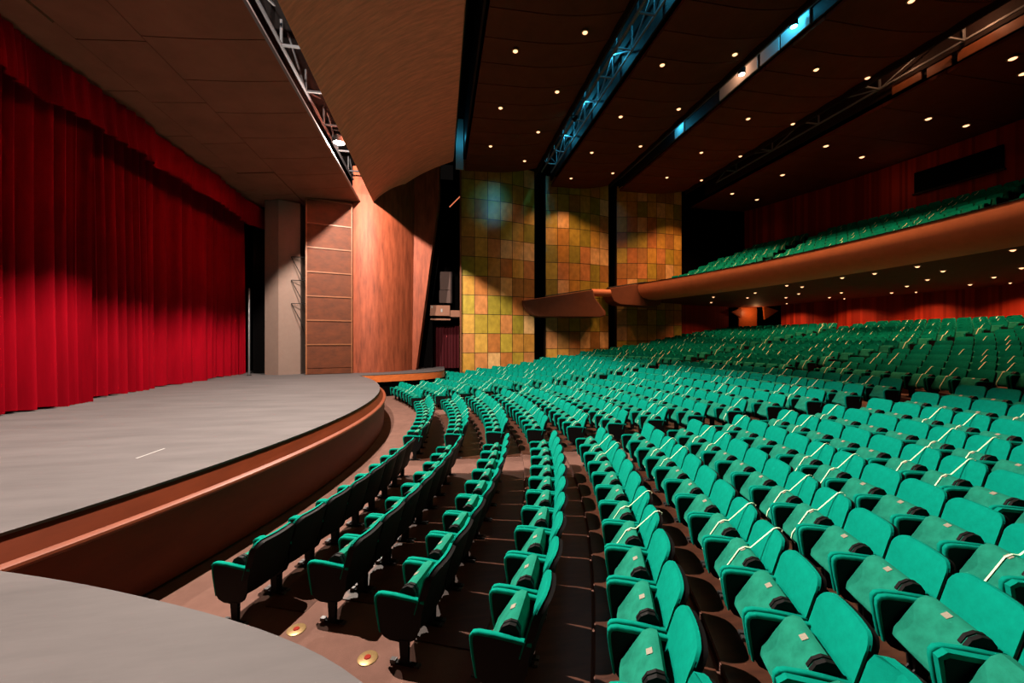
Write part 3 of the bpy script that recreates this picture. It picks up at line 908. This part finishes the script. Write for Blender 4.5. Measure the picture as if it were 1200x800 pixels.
def stage_lamp(loc, aim, lab, lens, nm='stage_light', r=.13, L=.34, yoke=True):
    t = empty(nm, loc)
    d = (Vector(aim) - Vector(loc)).normalized(); q = d.to_track_quat('Z', 'Y').to_matrix().to_4x4()
    def part(mb, name, mat):
        mb.v = [tuple(q @ Vector(v)) for v in mb.v]; mb.build(name, [mat], t, 40)
    part(MB().lathe([(r * .6, -L), (r, -L * .75), (r, -.02), (r * 1.12, -.02), (r * 1.12, .02), (r * .9, .02)], 18), 'body', M['black'])
    part(MB().lathe([(r * .88, .018), (r * .88, .026), (r * .5, .04), (.01, .045)], 18), 'lens', lens)
    mb = MB(); mb.bar((-r * 1.25, 0, .0), (-r * 1.25, 0, r * 2.4), .025); mb.bar((r * 1.25, 0, 0), (r * 1.25, 0, r * 2.4), .025); mb.bar((-r * 1.25, 0, r * 2.4), (r * 1.25, 0, r * 2.4), .025)
    mb.bar((0, 0, r * 2.4), (0, 0, 14.99 - loc[2] if loc[2] > 12 else .62), .03)
    if yoke: mb.build('yoke', [M['black']], t)
    tag(t, lab, 'stage light', 'stage lights in the ceiling slots')
    return t
def light(kind, loc, energy, col, radius=.05, aim=None, size=None, blend=.3):
    l = bpy.data.lights.new('lamp_light', kind); l.energy = energy; l.color = col
    l.shadow_soft_size = radius
    if kind == 'SPOT': l.spot_size = rad(size); l.spot_blend = blend
    o = bpy.data.objects.new('lamp_light', l); COL.objects.link(o); o.location = loc
    if aim is not None: o.rotation_euler = (Vector(aim) - Vector(loc)).to_track_quat('-Z', 'Y').to_euler()
    return o

bridge(6.75, 7.4, 13.1, 6, 26, 'blue lit steel light bridge in the slot between the first two ceiling panels')
bridge(-4.6, -3.6, 10.45, 4, 23, 'dark steel light bridge inside the bright slot over the stage edge', 2.2, mat='truss_dark')
b2 = bridge(12.35, 12.85, 13.5, 6, 27, 'light bridge behind the second ceiling panel with blue lamp', 2.6)
b3 = bridge(18.9, 19.9, 13.3, 6, 26, 'dim light bridge before the balcony ceiling', 3.0)
# bright boards inside the third slot
for y0, y1, z0, z1, lab in ((12.0, 13.2, 12.95, 13.75, 'white board behind the blue lamp'), (13.3, 14.2, 12.95, 13.7, 'white board'), (14.35, 16.6, 12.95, 13.75, 'white board lit orange'), (19.4, 20.2, 12.95, 13.6, 'short white board')):
    o = MB().box(12.88, 12.93, y0, y1, z0, z1).build('bridge_board', [M['white']], b2); o.location = -Vector(b2.location); o['label'] = lab
for y0, y1, z0, z1, lab in ((10.3, 12.3, 12.72, 13.1, 'long wooden board'), (12.5, 13.3, 12.72, 13.1, 'middle wooden board'), (13.5, 14.6, 12.8, 13.2, 'last wooden board')):
    o = MB().box(20.05, 20.1, y0, y1, z0, z1).build('bridge_board', [M['panelframe']], b3); o.location = -Vector(b3.location); o['label'] = lab
o = MB().box(.95, 1.4, 24.0, 24.1, 12.0, 15.0).build('slot_panel', [M['white']]); tag(o, 'blue lit panel at the far end of the slot beside the copper sail', 'panel')

# the two work lights in the slot
WARM = (1.0, .86, .74)
LX, LZ = -3.97, 9.56
for y, lab in ((16.97, 'dazzling work light in the slot over the stage edge'), (7.2, 'work light in the slot above the near end of the stage')):
    stage_lamp((LX, y, LZ + .12), (LX, y, 0), lab, emit('hot_lens', (1, .93, .85), 60 if y > 10 else 20), r=.2, L=.28)
KEY = 14500
light('POINT', (LX, 7.2, LZ), KEY, WARM, .022)
light('POINT', (LX, 16.97, LZ), KEY * .56, WARM, .03)

BLUE = (.05, .62, 1.0)
blue_lens = emit('blue_lens', (.1, .8, 1.0), 30)
warm_lens = emit('warm_lens', (1.0, .72, .52), 30)
stage_lamp((12.55, 12.3, 13.05), (12.7, 12.3, 0), 'blue stage light in the second bridge', blue_lens)
stage_lamp((12.45, 14.7, 12.9), (12.4, 14.0, 0), 'warm stage light in the second bridge', warm_lens)
light('POINT', (12.55, 12.5, 13.5), 90, BLUE, .05); light('POINT', (12.5, 15.2, 13.4), 40, (1, .5, .28), .05); light('POINT', (12.5, 19.6, 13.4), 40, BLUE, .05)
for y in (9.5, 13.0, 16.5, 20.0, 23.5):
    light('POINT', (7.1, y, 14.3), 90, BLUE, .05)
light('POINT', (-3.9, 10.4, 11.1), 60, BLUE, .05)
light('POINT', (1.2, 23.4, 13.6), 14, BLUE, .05)
light('POINT', (19.3, 11.5, 13.7), 60, (1, .45, .22), .05); light('POINT', (19.3, 14, 13.7), 30, (1, .45, .22), .05)
stage_lamp((6.6, 19.0, 12.75), (3.6, 26, 10.4), 'blue stage light aimed at the first tiled wall', blue_lens, r=.09, L=.25)
light('SPOT', (6.55, 19.1, 12.65), 420, (.06, .7, 1.0), .02, (3.3, 26, 10.6), 26, 1.0)

# ------------------------------------------------------------------ downlights
bulb = emit('downlight_bulb', (1.0, .47, .23), 2.6)
DOWN = (1.0, .50, .24)
def downlight(name, loc, lab, grp, r=.09, energy=60, size=110, bulb_m=None, drop=0.0, n=14):
    t = empty(name, loc)
    MB().lathe([(r * 1.5, 0.0), (r * 1.5, -.03), (r * 1.05, -.04), (r * 1.02, 0)], n).build('trim_ring', [M['brass']], t, 40)
    MB().lathe([(r, -.005), (r * .95, -.045), (r * .5, -.075), (.005, -.085)], n).build('bulb', [bulb_m or bulb], t, 60)
    tag(t, lab, 'downlight', grp)
    if energy: light('SPOT', (loc[0], loc[1], loc[2] - .12), energy, DOWN, .06, (loc[0], loc[1], 0), size, .6)
PANELS = [
    ('panel next to the copper sail', 2.8, zA(2.8), [7.3, 11.0, 14.7, 18.4, 22.1], 'stage side'), ('panel next to the copper sail', 5.15, zA(5.15), [10.2, 13.64, 17.1, 20.56, 24.0], 'balcony side'),
    ('panel between the blue bridges', 8.7, zB(8.7), [10.8, 14.5, 18.2, 21.95, 25.66], 'stage side'), ('panel between the blue bridges', 11.3, zB(11.3), [10.0, 13.7, 17.4, 21.1, 24.8], 'balcony side'),
    ('panel before the balcony', 15.1, zC(15.1), [10.43, 13.76, 17.4, 21.0, 24.6], 'stage side'), ('panel before the balcony', 18.2, zC(18.2), [14.2, 17.9, 21.6, 25.3], 'balcony side')]
ES = [0, 0, 0, 0, 0, 0]
for (pn, x, z, ys, side) in PANELS:
    for i, y in enumerate(ys):
        downlight('downlight', (x, y, z), '%s downlight from the camera, %s row, %s' % (ORD[i + 1], side, pn), 'downlights of the ceiling panels', energy=(1700 if 'before' in pn and 'balc' in side else 1350 if 'before' in pn else 60 if 'sail' in pn else 170 + 650 * (y > 24)))
D = [((21.12, 18.66), 'fourth'), ((23.45, 15.49), 'fifth'), ((26.06, 15.64), 'sixth'), ((21.64, 11.61), 'first'), ((28.0, 19.79), 'seventh'), ((22.0, 22.41), 'third'), ((21.14, 25.9), 'ninth'), ((23.89, 26.65), 'tenth'), ((24.46, 19.4), 'eighth'), ((23.28, 12.19), 'second')]
D.sort(key=lambda p: p[0][1])
for i, ((x, y), _) in enumerate(D):
    downlight('downlight', (x, y, 12.58), 'bright ceiling lamp above the balcony, %s of these counted from the camera' % ORD[i + 1], 'ceiling lamps above the balcony', r=.12, energy=14)
S = [(18.4, 9.87), (22.49, 11.82), (20.63, 13.12), (18.68, 12.7), (22.43, 14.85), (24.18, 13.56), (18.51, 15.56), (18.73, 14.32), (23.16, 19.52), (24.56, 21.47), (25.63, 18.68), (23.73, 16.59), (19.27, 18.38), (18.17, 18.24), (21.43, 20.67), (22.23, 22.38), (18.83, 21.14), (20.14, 23.27), (17.91, 23.67), (19.79, 26.4), (25.78, 15.32)]
S.sort(key=lambda p: p[1] * 1 + p[0] * .01)
for i, (x, y) in enumerate(S):
    rr = math.hypot(x - CX, y - CY)
    z = 4.73 - .23 * (rr - 38.95) / 10
    downlight('downlight', (x, y, z - .005), 'small downlight under the balcony, %s of these counted from the camera' % ORD[i + 1], 'downlights under the balcony', r=.075, energy=210, size=130, n=12)
# wall washers close to the red rear wall
for i in range(5):
    a = -rad(2.2) + rad(4.36) * i
    x, y = polar(R_BACK - 1.3, a)
    downlight('downlight', (x, y, 4.50), 'small wall washer above the red rear wall, %s counted from the camera' % ORD[i + 1], 'wall washers at the red rear wall', r=.05, energy=320, size=140, n=10)
light('POINT', (25.2, 28.2, 4.1), 40, (1, .45, .18), .05)
x, y = polar(47.3, rad(8)); light('POINT', (x, y, 10.9), 9, (1, .5, .28), .05)

# ------------------------------------------------------------------ world, camera, view
w = bpy.data.worlds.new('World'); scene.world = w; w.use_nodes = True
w.node_tree.nodes['Background'].inputs['Color'].default_value = (1, .8, .7, 1)
w.node_tree.nodes['Background'].inputs['Strength'].default_value = .0035
cam = bpy.data.cameras.new('camera'); cam.sensor_width = 36; cam.sensor_fit = 'HORIZONTAL'; cam.lens = 467 / 1200 * 36
cam.clip_start = .05; cam.clip_end = 300
co = bpy.data.objects.new('camera', cam); COL.objects.link(co)
co.location = (0, 0, 1.7); co.rotation_euler = (PI / 2, 0, -PSI)
scene.camera = co
vs = scene.view_settings
vs.view_transform = 'Standard'; vs.look = 'None'; vs.gamma = 1; vs.use_curve_mapping = False; vs.exposure = 0
scene.cycles.max_bounces = 6
scene.cycles.diffuse_bounces = 1
